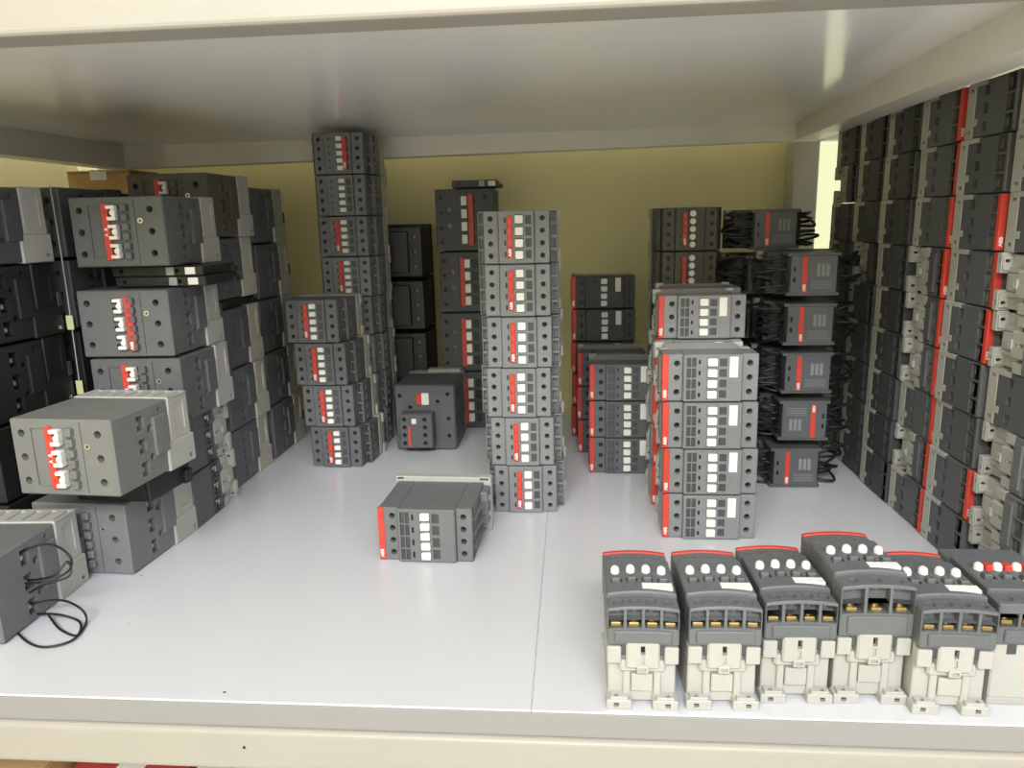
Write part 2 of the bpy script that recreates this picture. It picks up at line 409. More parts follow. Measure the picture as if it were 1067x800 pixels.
# ------------------------------------------------------------------ kind 3: large block contactor on a stepped white base (90 x 66 x 108 mm)
def k_big(body='grey', base='white', red='left', W=.066, push=True, tabs=False):
    mb = MB(); z0, z1 = .001, W-.001; YB = .074
    hp = rows(.006, W-.006, 3, .006, ('hole', .0032, .008, 'black'))
    pan = [(.008, W-.008, ('rec', .0006, .0012, body, body))]
    sqs = rows(.008, W-.008, 6, .0025, ('rec', .0004, .003, body, 'dim'))
    term = rows(.006, W-.006, 3, .006, ('rec', .0008, .012, body, 'black'))
    term2 = rows(.013, W-.013, 2, .010, ('hole', .0032, .006, 'black'))
    cor = [(W-.011, W-.004, ('hole', .0022, .006, 'black'))]
    mb.box((-.045, .045), (0, YB), (z0, z1), body, .0012,
           front=[(-.0415, -.0295, hp), (-.0275, -.0125, pan if red != 'right' else [])]
                 + ([(-.0115, .0035, sqs)] if push else []) + [(.0045, .0125, sqs), (.0172, .0180, [(.003, W-.003, ('rec', (.0001, .0001), .0010, body, 'dim'))]), (.0205, .0245, [(W*.62, W*.68, ('hole', .0014, .003, 'steel'))]), (.0255, .0395, hp)],
           right=[(.030, .041, term), (.0425, .0505, term2), (.058, .066, cor)], left=[(.030, .041, term), (.0425, .0505, term2), (.058, .066, cor)])
    # terminal shoulders standing proud of the end faces
    for sgn in (-1, 1):
        xx = (.0445, .0475) if sgn > 0 else (-.0475, -.0445)
        mb.box(xx, (.050, .069), (.020, W-.012), body, .0006)
    ch = [part('body', mb.mesh('body'))]
    ch.append(part('screw', cached('ringscrew', lambda: MB().disc((0, .0005, 0), .0026, .0012, (0, -1, 0), 'tin', 12).disc((0, -.0007, 0), .0012, .0001, (0, -1, 0), 'black', 8).mesh('screw')), (.0225, 0, W*.65), label='small bright screw on the front'))
    for sgn in (-1, 1):
        for (a, b_, _) in term:
            zc = (a+b_)/2; xx = (.036, .042) if sgn > 0 else (-.042, -.036); tm = MB()
            tm.box(xx, (.0315, .0385), (zc-.0035, zc+.001), 'tin', .0006); tm.disc((.039*sgn, .035, zc+.0008), .0024, .0012, (0,0,1), 'tin', 8)
            ch.append(part('terminal_clamp', tm.mesh('terminal_clamp'), label='bright metal terminal clamp'))
    bb = MB(); blk = ('rec', .0005, .004, 'ash', 'black')
    hb = [(.0955, .1015, [(.004, .0085, blk)])]
    bb.box((-.047, .047), (.066, .106), (0, .026), base, .001, left=hb, right=hb)
    bb.box((-.046, .046), (.0735, .103), (.0255, W), base, .001, left=[(.080, .097, [(.032, W-.006, ('rec', .001, .0012, base, base))])], right=[(.080, .097, [(.032, W-.006, ('rec', .001, .0012, base, base))])],
           top=[(-.040+i*.0135, -.0335+i*.0135, [(.078, .099, ('rec', .0006, .0015, base, base))]) for i in range(7)])
    ch.append(part('base_plate', bb.mesh('base_plate'), label='%s stepped base' % {'white': 'white', 'ivory': 'ivory'}.get(base, 'dark')))
    for xx in ((.040, .0462), (-.0462, -.040)): ch.append(part('rail_clip', bx('rail_clip', xx, (.1025, .1085), (.026, .040), 'dim')))
    if push:
        xr, xp = (-.0100, -.0030) if red == 'left' else (.0065, -.0035)
        rb = MB().box((xr-.0032, xr+.0032), (-.0025 if red == 'left' else -.004, .001), (.007, W-.007), 'red', .0006)
        if red == 'left':
            for q in rows(.009, W-.009, 3, .008, None): rb.disc((xr-.0004, -.0025, (q[0]+q[1])/2), .0018, .0008, (0,-1,0), 'red', 8)
        ch.append(part('pusher_rail', rb.mesh('pusher_rail'), label='red plastic strip between the holes', ch=[logo_part(xr, -.0041 if red == 'right' else -.0026, .0125 if red == 'right' else W*.5)]))
        def mk():
            g_ = MB().box((-.0042, .0040), (-.0060, .001), (.0035, .0068), 'pusher', .0006); g_.box((-.0042, .0040), (-.0060, .001), (-.0068, -.0035), 'pusher', .0006)
            g_.box((.0006, .0040), (-.0054, .001), (-.0036, .0036), 'pusher', .0004); g_.disc((.0024, -.0054, 0), .0026, .0012, (0, -1, 0), 'pusher', 10)
            return g_.mesh('pusher')
        pm = cached('bracket', mk)
        for (a, b_, _) in rows(.008, W-.008, 3, .0025, None): ch.append(part('pusher', pm, (xp, .001, (a+b_)/2)))
    pg = pusher_mesh(body, .0062, .0066, .005)
    if push or tabs:
        for (a, b_, _) in rows(.008, W-.008, 6, .0025, None): ch.append(part('tab', pg, (.0085, .001, (a+b_)/2)))
    return ch

# ------------------------------------------------------------------ kind 4: tall-faced contactor of the back stack (82 x 87 x 70 mm)
def k_wide(body='dim', red='left', W=.0868):
    mb = MB(); z0, z1 = .0006, W-.0006
    hp = rows(.006, W-.006, 4, .008, ('hole', .0030, .006, 'black'))
    sq = rows(.010, W-.010, 4, .004, ('rec', .0006, .002, body, 'black'))
    h1 = [(W*.36, W*.46, ('hole', .0034, .004, 'steel')), (W*.62, W*.72, ('hole', .0034, .004, 'steel'))]
    sd = rows(.006, W-.006, 3, .010, ('rec', .001, .008, body, 'black'))
    mb.box((-.042, .042), (0, .058), (z0, z1), body, .001, front=[(-.038, -.030, hp), (-.0275, -.0185, h1), (-.006, .004, sq), (.0055, .0145, sq), (.0255, .0335, hp)], left=[(.02, .034, sd)], right=[(.02, .034, sd)])
    ch = [part('body', mb.mesh('body'))]
    ch.append(part('base_plate', MB().box((-.043, .043), (.058, .072), (0, W), 'ash', .001).mesh('base_plate'), label='grey base plate'))
    xr, xp = (-.0085, -.001) if red == 'left' else (.0085, -.001)
    rb = MB().box((xr-.0035, xr+.0035), (-.002, .001), (.008, W-.008), 'red', .0005)
    for q in rows(.010, W-.010, 4, .006, None): rb.disc((xr, -.002, (q[0]+q[1])/2), .002, .0008, (0,-1,0), 'red', 8)
    ch.append(part('pusher_rail', rb.mesh('pusher_rail'), label='red plastic strip with round studs'))
    pm = pusher_mesh('pusher', .008, .0125, .004)
    for (a, b_, _) in rows(.010, W-.010, 4, .004, None): ch.append(part('pusher', pm, (xp, .001, (a+b_)/2)))
    return ch

# ------------------------------------------------------------------ kind 5: switching block with a printed front cap and black leads (92 x 47 x 80 mm)
def k_cap(seed, flip=False, W=.047, wires=True):
    rn = random.Random(seed); mb = MB()
    sq = ('rec', .0004, .003, 'dim', 'black')
    mb.box((-.040, .040), (.040, .070), (.001, W-.001), 'dim', .0008, front=[(-.038, -.029, rows(.004, W-.004, 3, .005, ('hole', .0028, .004, 'black'))), (.029, .038, rows(.004, W-.004, 3, .005, ('hole', .0028, .004, 'black')))])
    ch = [part('body', mb.mesh('body'))]
    bb = MB().box((-.045, .045), (.068, .080), (0, W), 'dim', .0008, front=[(-.0435, -.0365, [(W-.0085, W-.0035, sq)]), (.0365, .0435, [(W-.0085, W-.0035, sq)])])
    bb.box((-.046, -.0375), (.060, .069), (W-.011, W-.0005), 'ash', .0006, front=[(-.0445, -.039, [(W-.0075, W-.0045, ('rec', .0003, .002, 'ash', 'black'))])])
    ch.append(part('base_plate', bb.mesh('base_plate')))
    s = -1 if flip else 1
    cp = MB().box((-.024, .024), (0, .041), (.0035, W-.0035), 'slate', .0008, front=[(-.0215, -.0185, rows(.015, W-.015, 2, .006, ('rec', .0003, .003, 'dim', 'black')))])
    cp.box((-.0275, .0275), (.001, .038), (.0008, .0042), 'slate', .0005); cp.box((-.0275, .0275), (.001, .038), (W-.0042, W-.0008), 'slate', .0005)
    cap = cp.mesh('front_cap')
    kids = [part('stripe', bx('stripe', (-.0120, -.0068), (-.0005, .001), (.004, W-.004), 'red', .0002), ch=[], label='red printed stripe with white logo'),
            ('logo_print', LOGO, (-.0094, -.0007, .0095), (R(90), R(-90), 0), [], None)]
    tx = MB()
    for i in range(5): tx.box((-.0025, .0195), (-.0001, .0006), (.0085+i*.0019, .0091+i*.0019), 'greyprint', .00005)
    for i in range(3): tx.box((.0030+i*.0048, .0064+i*.0048), (-.0001, .0006), (.0215, .0345), 'greyprint', .00005)
    kids.append(part('rating_print', tx.mesh('rating_print'), label='faint grey rating print'))
    if flip:
        ch.append(('front_cap', cap, (0, 0, W), (0, R(180), 0), kids, 'charcoal front cap with printed rating'))
    else:
        ch.append(part('front_cap', cap, ch=kids, label='charcoal front cap with printed rating'))
    if wires:
        for sgn in (-1, 1):
            for k in range(6):
                z = .006+k*(W-.012)/5
                j = lambda q: rn.uniform(-q, q)
                reach = .046+rn.uniform(0, .012)
                mbw = MB().tube([(sgn*.0235, .016+j(.006), z), (sgn*.031, .012+j(.006), z+j(.004)), (sgn*reach, .022+j(.008), z+j(.005)), (sgn*(reach-.004), .036+j(.004), min(W-.004, max(.004, z+j(.006)))), (sgn*.0335, .041, z)], .0016, 'wire', 5, 5)
                ch.append(part('lead', mbw.mesh('lead', True), label='black insulated lead'))
    return ch

# ------------------------------------------------------------------ kind 6: square-faced contactor carrying an auxiliary block
def k_aux():
    W = .091; mb = MB()
    hc = lambda z: (z-.004, z+.004, ('hole', .0028, .007, 'black'))
    sd = rows(.008, W-.008, 4, .008, ('rec', .0015, .008, 'slate', 'black'))
    mb.box((-.041, .041), (0, .085), (.0005, W-.0005), 'slate', .0018, front=[(-.038, -.030, [hc(.016), hc(.076)]), (-.0245, -.0165, [hc(.060)]), (.0135, .0215, [hc(.068)]), (.0275, .0355, [hc(.020), hc(.044), hc(.078)])], right=[(.018, .030, sd), (.050, .060, sd)], left=[(.018, .030, sd), (.050, .060, sd)])
    ch = [part('body', mb.mesh('body'))]
    bb = MB().box((-.040, .040), (.085, .105), (.0, W), 'ash', .001)
    bb.box((-.012, .036), (.088, .104), (W-.0005, W+.004), 'ash', .001)
    ch.append(part('base_plate', bb.mesh('base_plate'), label='grey base plate'))
    ax = MB().box((-.031, .013), (-.022, .001), (.009, .056), 'slate', .0014, front=[(-.0285, -.0205, rows(.012, .053, 4, .002, ('hole', .0030, .006, 'black'))), (-.0185, -.0115, rows(.012, .053, 4, .003, ('rec', .0006, .001, 'slate', 'slate'))), (-.0010, .0070, rows(.012, .053, 4, .002, ('hole', .0030, .006, 'black')))])
    kids = [part('stripe', bx('stripe', (-.0195, -.0165), (-.0226, -.021), (.012, .040), 'red', .0002)), part('label_plate', bx('label_plate', (-.0145, -.0085), (-.0232, -.021), (.043, .050), 'label', .0003))]
    ch.append(part('auxiliary_block', ax.mesh('auxiliary_block'), ch=kids, label='small block with two columns of terminal holes'))
    lr = bx('indicator', (-.011, -.004), (-.003, .001), (.064, .080), 'red'); lw = bx('indicator', (-.004, .006), (-.003, .001), (.064, .080), 'pusher')
    ch += [part('indicator', lr, label='red half of the indicator window'), part('indicator', lw, label='white half of the indicator window')]
    return ch

# ------------------------------------------------------------------ flat black interlock piece
def k_flat(W=.02, X=.05, mt='black', D=.06, plates=True):
    mb = MB().box((-X, X), (0, D), (0, W), mt, .001, front=[(-X+.006, -X+.014, [(W*.2, W*.8, ('hole', W*.22, .004, 'black'))]), (X-.03, X-.022, [(W*.2, W*.8, ('hole', W*.22, .004, 'black'))])])
    if plates: mb.box((X*.2, X*.2+.008), (-.0012, .002), (W*.1, W*.9), 'ash', .0003)
    mb.box((-X-.004, X+.004), (D-.012, D-.002), (.0002, W*.6), mt, .0006)
    return [part('body', mb.mesh('body'))]+([] if not plates else [])+[part('label_plate' if plates else 'peg', bx('label_plate', (X*.62, X*.62+.010), (-.0012, .001), (W*.15, W*.85), 'label' if plates else mt, .0003))]
# ==================================================================== the room
def struct(name, mesh, parent=None):
    o = link(name, mesh, parent); o['kind'] = 'structure'; return o
struct('wall_back', MB().box((-1.8, 2.6), (.778, .84), (-.95, 2.3), 'wall', .001).mesh('wall_back'))
struct('wall_left', MB().box((-.86, -.80), (-2.2, .778), (-.95, 2.3), 'wall', .001).mesh('wall_left'))
struct('wall_front', MB().box((-.86, 2.6), (-2.26, -2.2), (-.95, 2.3), 'wallpaint', .001).mesh('wall_front'))
struct('floor', MB().box((-1.8, 2.6), (-2.6, .778), (-1.0, -.95), 'floor', .001).mesh('floor'))

# bright window in the back wall, seen past the right-hand post
win = struct('window_1', None); win.location = (.78, .775, .40)
pane = link('pane', MB().box((-.418, .418), (-.001, .001), (-.70, .70), 'daylight', .0002).mesh('pane'), win)
for nm, x, z in (('frame', (-.428, -.418), (-.71, .71)), ('frame', (.418, .428), (-.71, .71)), ('frame', (-.418, .418), (.70, .71)), ('frame', (-.418, .418), (-.71, -.70)), ('mullion', (.10, .125), (-.70, .70))):
    link(nm, MB().box(x, (-.005, .002), z, 'beam', .0006).mesh(nm), win)

# ==================================================================== the rack
rack = link('storage_rack'); rack.location = (0, .36, -.95)
tag(rack, 'cream steel storage rack with glossy white shelf boards', 'rack')
def rpart(name, mb, label=None, smooth=False):
    o = link(name, mb.mesh(name, smooth), rack); o.location = (0, -.36, .95)
    if label: o['label'] = label
    return o
YB = .735
rpart('shelf_board', MB().box((-.69, -.02745), (0, YB), (-.0175, 0), 'laminate', .0007), 'white laminate board of the main shelf')
rpart('shelf_board', MB().box((-.02735, .84), (0, YB), (-.0175, -.0001), 'laminate', .0007), 'white laminate board of the main shelf')
rpart('edge_band', MB().box((-.69, .84), (-.0012, -.0001), (-.0173, -.0009), 'boardedge', .0003), 'beige edge band of the shelf board')
def beam_profile(y0, zt, zb, r=.006):
    pr = []
    for k in range(5): a = R(90*k/4); pr.append((y0+r-r*math.sin(a), zt-r+r*math.cos(a)))     # rounded top front edge
    for k in range(5): a = R(90*k/4); pr.append((y0+r-r*math.cos(a), zb+r-r*math.sin(a)))
    return pr+[(y0+.026, zb), (y0+.026, zt)]
rpart('front_beam', MB().prism(beam_profile(-.0045, -.0180, -.0485, .004), -.70, .86, 'cream'), 'cream steel beam under the board edge')
rpart('bolt_hole', MB().disc((-.2155, -.0044, -.0305), .0011, .0003, (0, -1, 0), 'black', 8))
rpart('back_beam', MB().box((-.69, .84), (YB-.03, YB), (-.055, -.018), 'beam', .002))
# upper level: front beam with a rounded nose, sheet, back and side bars (slightly out of square)
up_pr = [(-.003, .50)]+[(-.003+.003-.003*math.cos(R(q)), .4050+.003-.003*math.sin(R(q))) for q in (0, 30, 60, 90)]+[(.0215, .4050), (.0215, .50)]
rpart('front_beam', MB().prism(up_pr[::1], -.72, .88, 'cream'), 'cream steel beam of the upper shelf')
rpart('shelf_sheet', MB().box((-.70, .345), (.0218, .735), (.4255, .4275), 'sheet', .0004), 'glossy grey-white underside of the upper shelf')
rpart('shelf_sheet', MB().box((.349, .86), (.0218, .735), (.4255, .4275), 'sheet', .0004), 'upper shelf sheet added in the next bay to shade the post')  # added over the next bay to keep overhead light off the post
rpart('back_bar', MB().box((.349, .86), (.693, .722), (.403, .4253), 'beam', .001))
rpart('back_bar', MB().hexa([(-.69, .693, .3935), (.312, .693, .4035), (.312, .722, .4035), (-.69, .722, .3935), (-.69, .693, .4257), (.312, .693, .4257), (.312, .722, .4257), (-.69, .722, .4257)], 'beam'))
rpart('side_bar', MB().hexa([(.268, .030, .395), (.297, .030, .395), (.346, .722, .4035), (.312, .722, .4035), (.272, .030, .4257), (.297, .030, .4257), (.346, .722, .4257), (.312, .722, .4257)], 'beam'))
rpart('side_bar', MB().hexa([(-.70, .030, .393), (-.668, .030, .393), (-.668, .722, .3935), (-.70, .722, .3935), (-.70, .030, .4257), (-.668, .030, .4257), (-.668, .722, .4257), (-.70, .722, .4257)], 'beam'))
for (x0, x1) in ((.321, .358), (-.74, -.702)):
    rpart('post', MB().box((x0, x1), (.737, .775) if x0 < 0 else (.7362, .775), (-.95, .55), 'post_shade', .002))
rpart('post', MB().box((.862, .90), (-.004, .034), (-.95, .55), 'post_shade', .002)); rpart('post', MB().box((-.76, -.722), (-.004, .034), (-.95, .55), 'post_shade', .002))
rpart('post', MB().box((.842, .88), (.7362, .775), (-.95, .55), 'post_shade', .002))
# lower level
rpart('shelf_board', MB().box((-.70, .84), (0, YB), (-.445, -.4275), 'laminate', .0007), 'white board of the lower shelf')
rpart('front_beam', MB().prism(beam_profile(-.0045, -.428, -.46, .004), -.70, .86, 'cream'))
def carton(loc, size, mt, label, tape='print', rz=0):
    sx, sy, sz = size
    e = link('carton'); e.location = loc; e.rotation_euler = (0, 0, R(rz)); tag(e, label, 'box')
    b1 = MB().box((-sx/2, sx/2), (0, sy), (0, sz-.003), mt, .0012).mesh('body'); link('body', b1, e)
    for s in (0, 1):
        f = MB().box((-sx/2, sx/2), (s*(sy/2+.0006), sy/2-.0006+s*(sy/2+.0006)), (sz-.0028, sz), mt, .0006).mesh('flap'); link('flap', f, e)
    t = MB().box((-.012, .012), (-.0006, .0), (sz*.62, sz-.001), tape, .0001); t.box((-.012, .012), (0, sy), (sz+.0001, sz+.0005), tape, .0001)
    link('tape', t.mesh('tape'), e); return e
carton((-.50, .03, -.4275), (.13, .20, .30), 'carton', 'brown carton on the lower shelf at the left edge')
carton((-.375, .04, -.4275), (.10, .18, .285), 'redbox', 'red box beside the brown carton on the lower shelf')
carton((-.275, .05, -.4275), (.08, .18, .29), 'whitebox', 'white box beside the red box on the lower shelf', 'redbox')
carton((-.17, .06, -.4275), (.11, .18, .27), 'dim', 'dark box right of the white box on the lower shelf')

# ==================================================================== contactors
ORD = ['bottom', 'second', 'third', 'fourth', 'fifth', 'sixth', 'seventh', 'eighth', 'ninth']
def ordn(i, n): return 'bottom' if i == 0 else ('topmost' if i == n-1 else ORD[i]+' from the bottom')
def jit(a): return random.uniform(-a, a)

# --- centre stack of six
FOUR = k_four('pale', 'white')
for i in range(6):
    place(FOUR, 'grey four-hole contactor, %s in the tall centre stack' % ordn(i, 6), (-.0535+jit(.001)+[.0035, .001, -.001, -.0005, .0, .0][i], .323+jit(.0012), i*.0521), jit(.6), 'contactors of the centre stack')

# --- stack of four with red stripes, and the two taller columns behind it
AFW = k_af('slate', 'white', 'wide')
AFG = k_af('pale', 'white', 'wide')
for i in range(4):
    place(AFG, 'grey red-striped contactor, %s in the front stack of four' % ordn(i, 4), (.1285+jit(.0007)+(.0,.0005,-.0015,-.003)[i], .26+jit(.001), i*.0451), jit(.5), 'contactors of the front red-striped stack')
for i in range(5):
    place(AFG, 'red-striped contactor, %s of five, just behind the front stack of four' % ordn(i, 5), (.1300+jit(.001)-(.003 if i < 4 else .0), .345+jit(.001), i*.0451), jit(.5), 'contactors behind the front stack')
    place(AFG, 'red-striped contactor, %s of five, third column back behind the front stack' % ordn(i, 5), (.143+jit(.001), .425+jit(.001), i*.0451), jit(.5), 'contactors behind the front stack')

# --- darker stacks of three further back on the left of it
AFD = k_af('slate', 'ash', 'wide')
AFX = k_af('dim', 'ash', 'wide')
for i in range(3):
    place(AFD, 'dark red-striped contactor, %s of three in the shaded stack' % ordn(i, 3), (.064+jit(.0006), .45+jit(.001), i*.0451), jit(.4), 'contactors of the shaded stack')
    place(AFD, 'dark red-striped contactor, %s of three right behind the shaded stack' % ordn(i, 3), (.050+jit(.001), .531+jit(.001), i*.0451), jit(.4), 'contactors behind the shaded stack')
for i in range(5):
    place(AFX, 'dim red-striped contactor, %s of five against the back wall' % ordn(i, 5), (.043+jit(.001), .612+jit(.001), i*.0455), jit(.4), 'contactors against the back wall')

# --- olive stack at the back, right of centre
OLV = k_four('olive', 'ash', 'left', 5, round_push=True)
for i in range(6):
    place(OLV, 'dark olive contactor with round white studs, %s of its back stack' % ordn(i, 6), (.141+jit(.001), .512+jit(.001), i*.0524), jit(.4), 'olive contactors at the back')

# --- black leads stack on the right
XS = [.262, .256, .2565, .2555, .2555]
zz = 0
for i in range(5):
    place(k_cap(i, flip=(i == 1)), 'black-wired switching block with printed cap, %s in the front wired stack' % ordn(i, 5), (XS[i]-(.013 if i == 0 else 0), .405+jit(.002), i*.0540), jit(1.0), 'wired switching blocks', name='switching_block', cat='switching block')
for i in range(5):
    pass
for i in range(6):
    place(k_cap(20+i), 'black-wired switching block, %s in the rear wired stack' % ordn(i, 6), (.236+(.0 if i == 5 else -.004), .490+jit(.002), i*.0525), jit(.8), 'wired switching blocks', name='switching_block', cat='switching block')

# --- single contactor lying in the middle of the shelf
SGL = k_af('grey', 'white', 'narrow', 4, .052, push=5, depth=.088)
lug = MB().box((.0425, .0500), (.052, .0735), (.016, .049), 'grey', .001)
for q in (.024, .040): lug.disc((.0500, .063, q), .0032, .0012, (1, 0, 0), 'tin', 10)
rib = MB()
for q in (.013, .026, .039): rib.hexa([(.0428, .006, q), (.0436, .006, q), (.0490, .052, q), (.0428, .052, q), (.0428, .006, q+.001), (.0436, .006, q+.001), (.0490, .052, q+.001), (.0428, .052, q+.001)], 'grey')
sb = MB().box((-.046, .050), (.0765, .0880), (.0, .0555), 'white', .0008, front=[(-.0445, -.0375, [(.0520, .0548, ('rec', .0003, .003, 'white', 'black'))]), (.0385, .0480, [(.0520, .0548, ('rec', .0003, .003, 'white', 'black'))])], right=[(.079, .083, [(.006, .012, ('rec', .0003, .003, 'white', 'black'))])])
SGL = [p for p in SGL if p[0] != 'base_plate']+[part('base_plate', sb.mesh('base_plate'), label='white base plate with keyhole slots'), part('coil_lug', lug.mesh('coil_lug'), label='side lug with two screws'), part('ribs', rib.mesh('ribs'))]
place(SGL, 'single grey contactor with red stripe lying alone mid-shelf', (-.134, .203, 0), -2)
place(k_aux(), 'square dark contactor with auxiliary block, alone behind the centre stack', (-.199, .545, 0), 0)

# --- shaded back stack of four tall-faced units plus a flat piece
for i in range(4):
    place(k_wide('dim' if i < 3 else 'dim', 'right' if i == 3 else 'left'), 'dark tall-faced contactor, %s of four behind the centre stack' % ordn(i, 4), (-.150+(.0, .0, .001, -.001)[i], .655, i*.0875), jit(.3), 'tall-faced contactors at the back')
place(k_flat(.010, .032, 'dim', .05), 'thin dark piece lying on top of the tall-faced back stack', (-.137, .66, .3505), 0, name='interlock_piece', cat='spare part')

# --- mid-left stack of four, and the very tall stack behind it
MID = k_four('mid', 'ivory', 'left', 5, .0535)
for i in range(4):
    place(MID, 'dark four-hole contactor, %s in the short stack left of centre' % ordn(i, 4), (-.307+(.006, .0, -.006, -.013)[i], .47+jit(.001), i*.0536), -1.5+jit(.8), 'contactors of the short left stack')
TALL = k_four('grey', 'ivory', 'left', 5, .052); TALR = k_four('grey', 'ivory', 'right', 5, .052); TALN = k_four('grey', 'ivory', None, 5, .052)
for i in range(8):
    kd = TALR if i == 7 else (TALN if i == 6 else TALL)
    place(kd, 'dark four-hole contactor, %s of eight in the stack reaching the upper shelf' % ordn(i, 8), (-.300+jit(.001), .558+jit(.001), i*.0524), -1+jit(.6), 'contactors of the tallest stack')
BLK = k_big('black', 'black', None, .070, push=False)
for i in range(4):
    place(BLK, 'black contactor, %s of four in the gap beside the tallest stack' % ordn(i, 4), (-.3+.028, .642, i*.0745), 0, 'black contactors in the gap') if False else None
BK2 = [part('body', MB().box((-.035, .035), (0, .070), (0, .070), 'black', .001, front=[(-.03, -.022, rows(.008, .062, 3, .008, ('hole', .003, .006, 'steel'))), (.020, .028, rows(.008, .062, 3, .008, ('hole', .003, .006, 'steel')))]).mesh('body')),
       part('base_plate', MB().box((-.036, .036), (.07, .08), (0, .074), 'black', .001).mesh('base_plate')),
       part('terminal_cover', MB().box((-.016, .016), (-.006, .002), (.006, .064), 'black', .001).mesh('terminal_cover'))]
for i in range(4):
    place(BK2, 'small black contactor, %s of four in the gap beside the tallest stack' % ordn(i, 4), (-.249, .648, i*.0760), 0, 'black contactors in the gap')

# --- left block: big contactors in three columns running back
BIGL = k_big('mid', 'white', 'left'); BIGR = k_big('mid', 'white', 'right'); BIGD = k_big('slate', 'ivory', 'left', .070)
BIGO = k_big('dust', 'white', 'left'); BIGT = k_big('grey', 'white', None, .068, push=False, tabs=True)
AF2 = k_af('slate', 'white', 'wide', 3, .0573, depth=.10, B=.066, cy=(.042, .047, .060), screw_mat='tin')
place(AF2, 'dark contactor on the shelf under the leaning left stack', (-.428, .268, 0), 0, 'pair under the left stack')
place(AF2, 'dark contactor with white base, second from the bottom of the left stack', (-.429, .266, .0575), 0, 'pair under the left stack')
place(BIGL, 'grey block contactor with white base just above the beige one', (-.423, .262, .1151), 1)
place(BIGR, 'grey block contactor whose red strip lies right of its white pushers', (-.427, .262, .1813), 1)
place(k_flat(.0098, .046, 'black', .07), 'flat black interlock strip in the gap of the left stack, lower', (-.400, .285, .2475), 0, name='interlock_piece', cat='spare part')
place(k_flat(.0098, .046, 'black', .07), 'flat black interlock strip in the gap of the left stack, upper', (-.402, .285, .2575), 0, name='interlock_piece', cat='spare part')
place(BIGL, 'grey block contactor with red and white pushers atop the left stack', (-.4215, .262, .2675), 1)
for i in range(5):
    place(BIGD if i < 4 else k_big('olive', 'white', 'left', .070), 'dark white-based contactor, %s of five in second left column' % ordn(i, 5), (-.437-(.004, .001, .002, .003, .0)[i], .385, i*.0705+(.0101 if i > 2 else 0)), 0, 'block contactors of the second left column')
place(k_flat(.0096, .044, 'black', .10, False), 'flat black strip between the white-based contactors of the second left column', (-.440, .385, .2117), 0, name='interlock_piece', cat='spare part')
for i in range(5):
    place(BIGD, 'dark white-based contactor, %s of five in third left column' % ordn(i, 5), (-.440-(.0, .002, .004, .002, .004)[i], .505, i*.0705), 0, 'block contactors of the third left column')
place(BIGT, 'grey block contactor lying on the shelf beneath the beige one', (-.4375, .172, 0), -3)
place(k_flat(.022, .036, 'black', .060, False), 'flat black piece wedged under the beige contactor', (-.405, .176, .0684), -5, name='interlock_piece', cat='spare part')
place(BIGO, 'beige-grey block contactor perched on top at front left', (-.4085, .128, .0908), -4)
place(k_big('grey', 'white', None, .068, push=False, tabs=True), 'grey block contactor with a loose wire at the bottom left corner', (-.470, .054, 0), 3)
# far left dark stack
DKC = k_big('black', 'black', None, .068, push=False); DKW = k_big('dim', 'white', 'left', .068)
for i in range(5):
    place(DKW if i == 4 else DKC, ('dark contactor with exposed white base, top of the far left stack' if i == 4 else 'black contactor, %s in the far left stack' % ordn(i, 5)), (-.541, .164, i*.0686), 0, 'black contactors at far left')
DKB = k_big('dim', 'dim', None, .068, push=False)
for i in range(5):
    place(DKB if i > 2 else DKC, 'dark contactor, %s in the column behind the far left stack' % ordn(i, 5), (-.534, .281, i*.0692), 0, 'dark contactors behind far left')
    place(DKC, 'black contactor, %s in the rearmost far left column' % ordn(i, 5), (-.540, .396, i*.0688), 0, 'dark contactors rearmost far left')
strap = link('hanging_cord', None); strap.location = (-.4905, .274, 0)
tag(strap, 'thin dark cord with two yellow tags hanging beside the far left stack', 'cord')
link('cord', MB().tube([(0, 0, .345), (.0005, .0006, .25), (-.0005, 0, .12), (0, .0004, .001)], .0006, 'ash', 5, 4).mesh('cord', True), strap)
tgm = MB().box((-.0035, .0035), (-.0014, -.0006), (-.007, .007), 'tag', .0002).mesh('tag')
for z in (.215, .150):
    tg = link('tag', tgm, strap); tg.location = (0, 0, z); tg['label'] = 'small yellow tag'
carton((-.655, .600, 0), (.088, .10, .350), 'carton', 'tall brown carton standing in the back left corner')
carton((-.655, .605, .3508), (.092, .075, .034), 'carton', 'flat brown box lying on the tall carton at back left')

# --- wall of contactors along the right-hand side
YC = [.122, .2005, .279, .3555, .4325, .511]        # front plane of each column, nearest first
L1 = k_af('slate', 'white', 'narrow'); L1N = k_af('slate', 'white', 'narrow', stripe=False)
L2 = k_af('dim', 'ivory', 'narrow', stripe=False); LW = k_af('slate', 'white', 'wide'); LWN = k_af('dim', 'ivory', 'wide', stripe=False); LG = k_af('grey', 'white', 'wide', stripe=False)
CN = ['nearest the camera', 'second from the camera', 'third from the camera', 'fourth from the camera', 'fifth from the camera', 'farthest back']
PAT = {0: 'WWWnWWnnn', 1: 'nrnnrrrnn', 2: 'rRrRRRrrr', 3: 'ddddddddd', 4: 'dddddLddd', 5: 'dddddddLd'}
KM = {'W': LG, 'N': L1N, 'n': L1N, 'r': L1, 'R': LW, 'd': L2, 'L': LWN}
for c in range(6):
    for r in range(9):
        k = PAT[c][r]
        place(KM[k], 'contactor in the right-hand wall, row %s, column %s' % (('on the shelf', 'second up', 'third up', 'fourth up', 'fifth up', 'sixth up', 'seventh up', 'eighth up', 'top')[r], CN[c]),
              (.3745+jit(.0018), YC[c]+jit(.001), r*.0449), jit(.5), 'contactors of the right-hand wall')

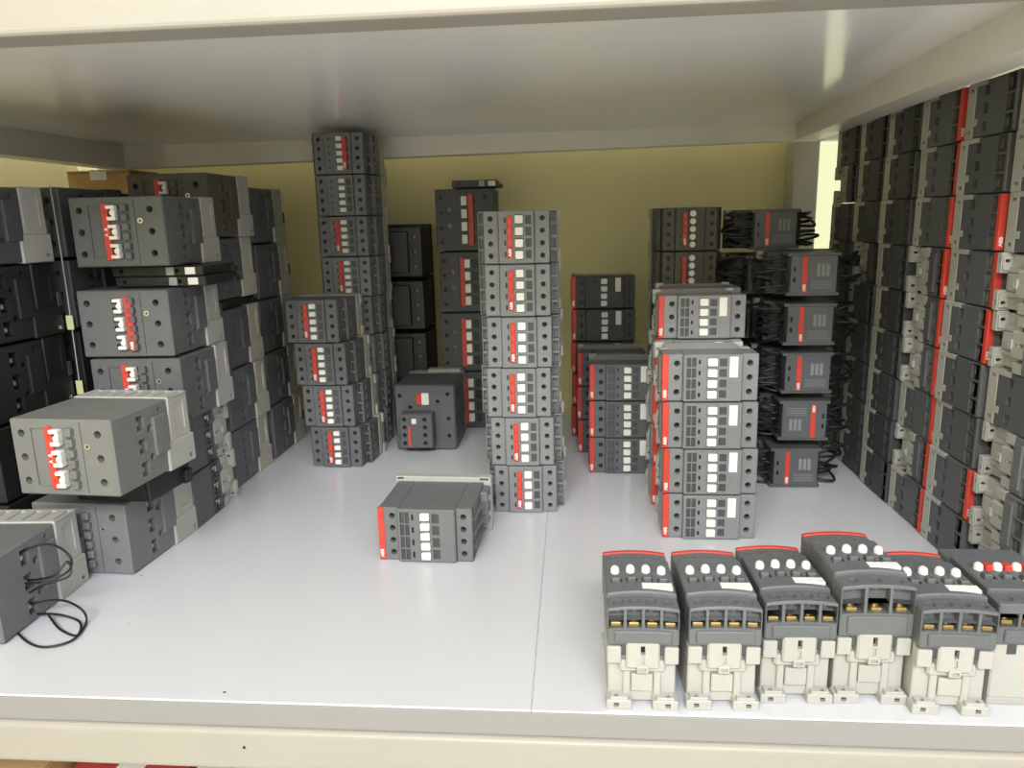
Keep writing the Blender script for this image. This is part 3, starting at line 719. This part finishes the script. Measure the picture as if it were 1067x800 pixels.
# --- front row standing on their bases
FR = k_af('bluegrey', 'white', 'wide', 4, screws='own', depth=.0715, B=.027, cy=(.0046, .0108, .0160), bulge=.0022, dome=True)
FR3 = k_af('bluegrey', 'white', 'wide', 3, screws='own', depth=.082, W=.0455, B=.0355, cy=(.0048, .0138, .0205), bulge=.0022, dome=True)
UPM = Matrix(((0, 0, 1), (-1, 0, 0), (0, -1, 0))).to_4x4()    # local X -> -Y, Y -> -Z, Z -> +X
def upright(parts, label, x, y, D, rz=0, z=0):
    place(parts, label, (x, y+.043*.91, D+z), group='upright contactors along the front edge', M=Matrix.Rotation(R(rz), 4, 'Z') @ UPM @ Matrix.Diagonal((.91, 1, 1, 1)))
upright(FR, 'upright contactor with brass terminals, leftmost at the front edge', .0195, .004, .0715, 0)
upright(FR, 'upright contactor, second from left along the front edge', .0685, .0055, .0715, 1.0)
upright(FR, 'upright contactor, third from left along the front edge', .1155, .014, .0715, 1.5)
upright(FR3, 'taller upright contactor with three terminals, fourth along the front edge', .1610, .016, .082, 1.0)
upright(FR, 'upright contactor with stepped base, fifth along the front edge', .2065, .008, .0715, -1.0)
LAST = k_af('bluegrey', 'white', 'wide', 4, stripe=False, screws='own', depth=.0725, W=.052, B=.030, cy=(.009, .0115, .018), dome=True)
lb = MB().box((-.041, .041), (.030, .0675), (.001, .051), 'white', .001); lb.box((-.0405, .0405), (.0673, .0725), (.001, .051), 'ash', .0006)
rd = MB()
for q in rows(.003, .049, 4, .0012, None): rd.box((-.0055, .0015), (-.0035, .001), ((q[0]+q[1])/2+.0036, (q[0]+q[1])/2+.0080), 'red', .0005)
LAST = [p for p in LAST if p[0] != 'base_plate']+[part('base_plate', lb.mesh('base_plate'), label='plain white base block with grey foot'), part('pusher_rail', rd.mesh('pusher_rail'), label='red markers between the white pushers')]
upright(LAST, 'upright contactor with a plain base cut by the right edge of the picture', .2545, .017, .0725, 0)

# --- loose wire by the bottom-left contactor
wr = link('loose_wire', MB().tube([(-0.4306, 0.098, 0.0256), (-0.4524, 0.0932, 0.0318), (-0.4162, 0.0884, 0.035), (-0.3966, 0.0956, 0.0406), (-0.3884, 0.0908, 0.056), (-0.409, 0.098, 0.0628), (-0.4301, 0.0932, 0.0583), (-0.4355, 0.0884, 0.0468), (-0.4347, 0.0956, 0.0334), (-0.4053, 0.0908, 0.0396), (-0.3971, 0.098, 0.0484), (-0.3937, 0.0932, 0.0386), (-0.4169, 0.0884, 0.0309), (-0.4414, 0.0956, 0.0133), (-0.4416, 0.086, 0.002), (-0.4139, 0.0624, 0.002), (-0.3916, 0.053, 0.002), (-0.3758, 0.0626, 0.002), (-0.3818, 0.0883, 0.002), (-0.3867, 0.0908, 0.0121), (-0.4088, 0.098, 0.0151), (-0.4315, 0.0932, 0.0132), (-0.4453, 0.0884, 0.0055), (-0.435, 0.0956, 0.0033), (-0.4067, 0.0908, 0.0067), (-0.3872, 0.0881, 0.002), (-0.3766, 0.0692, 0.002), (-0.3966, 0.0779, 0.002), (-0.4187, 0.0956, 0.0037)], .0009, 'wire', 6, 8).mesh('loose_wire', True))
tag(wr, 'thin black wire looped beside the bottom left contactor', 'wire')
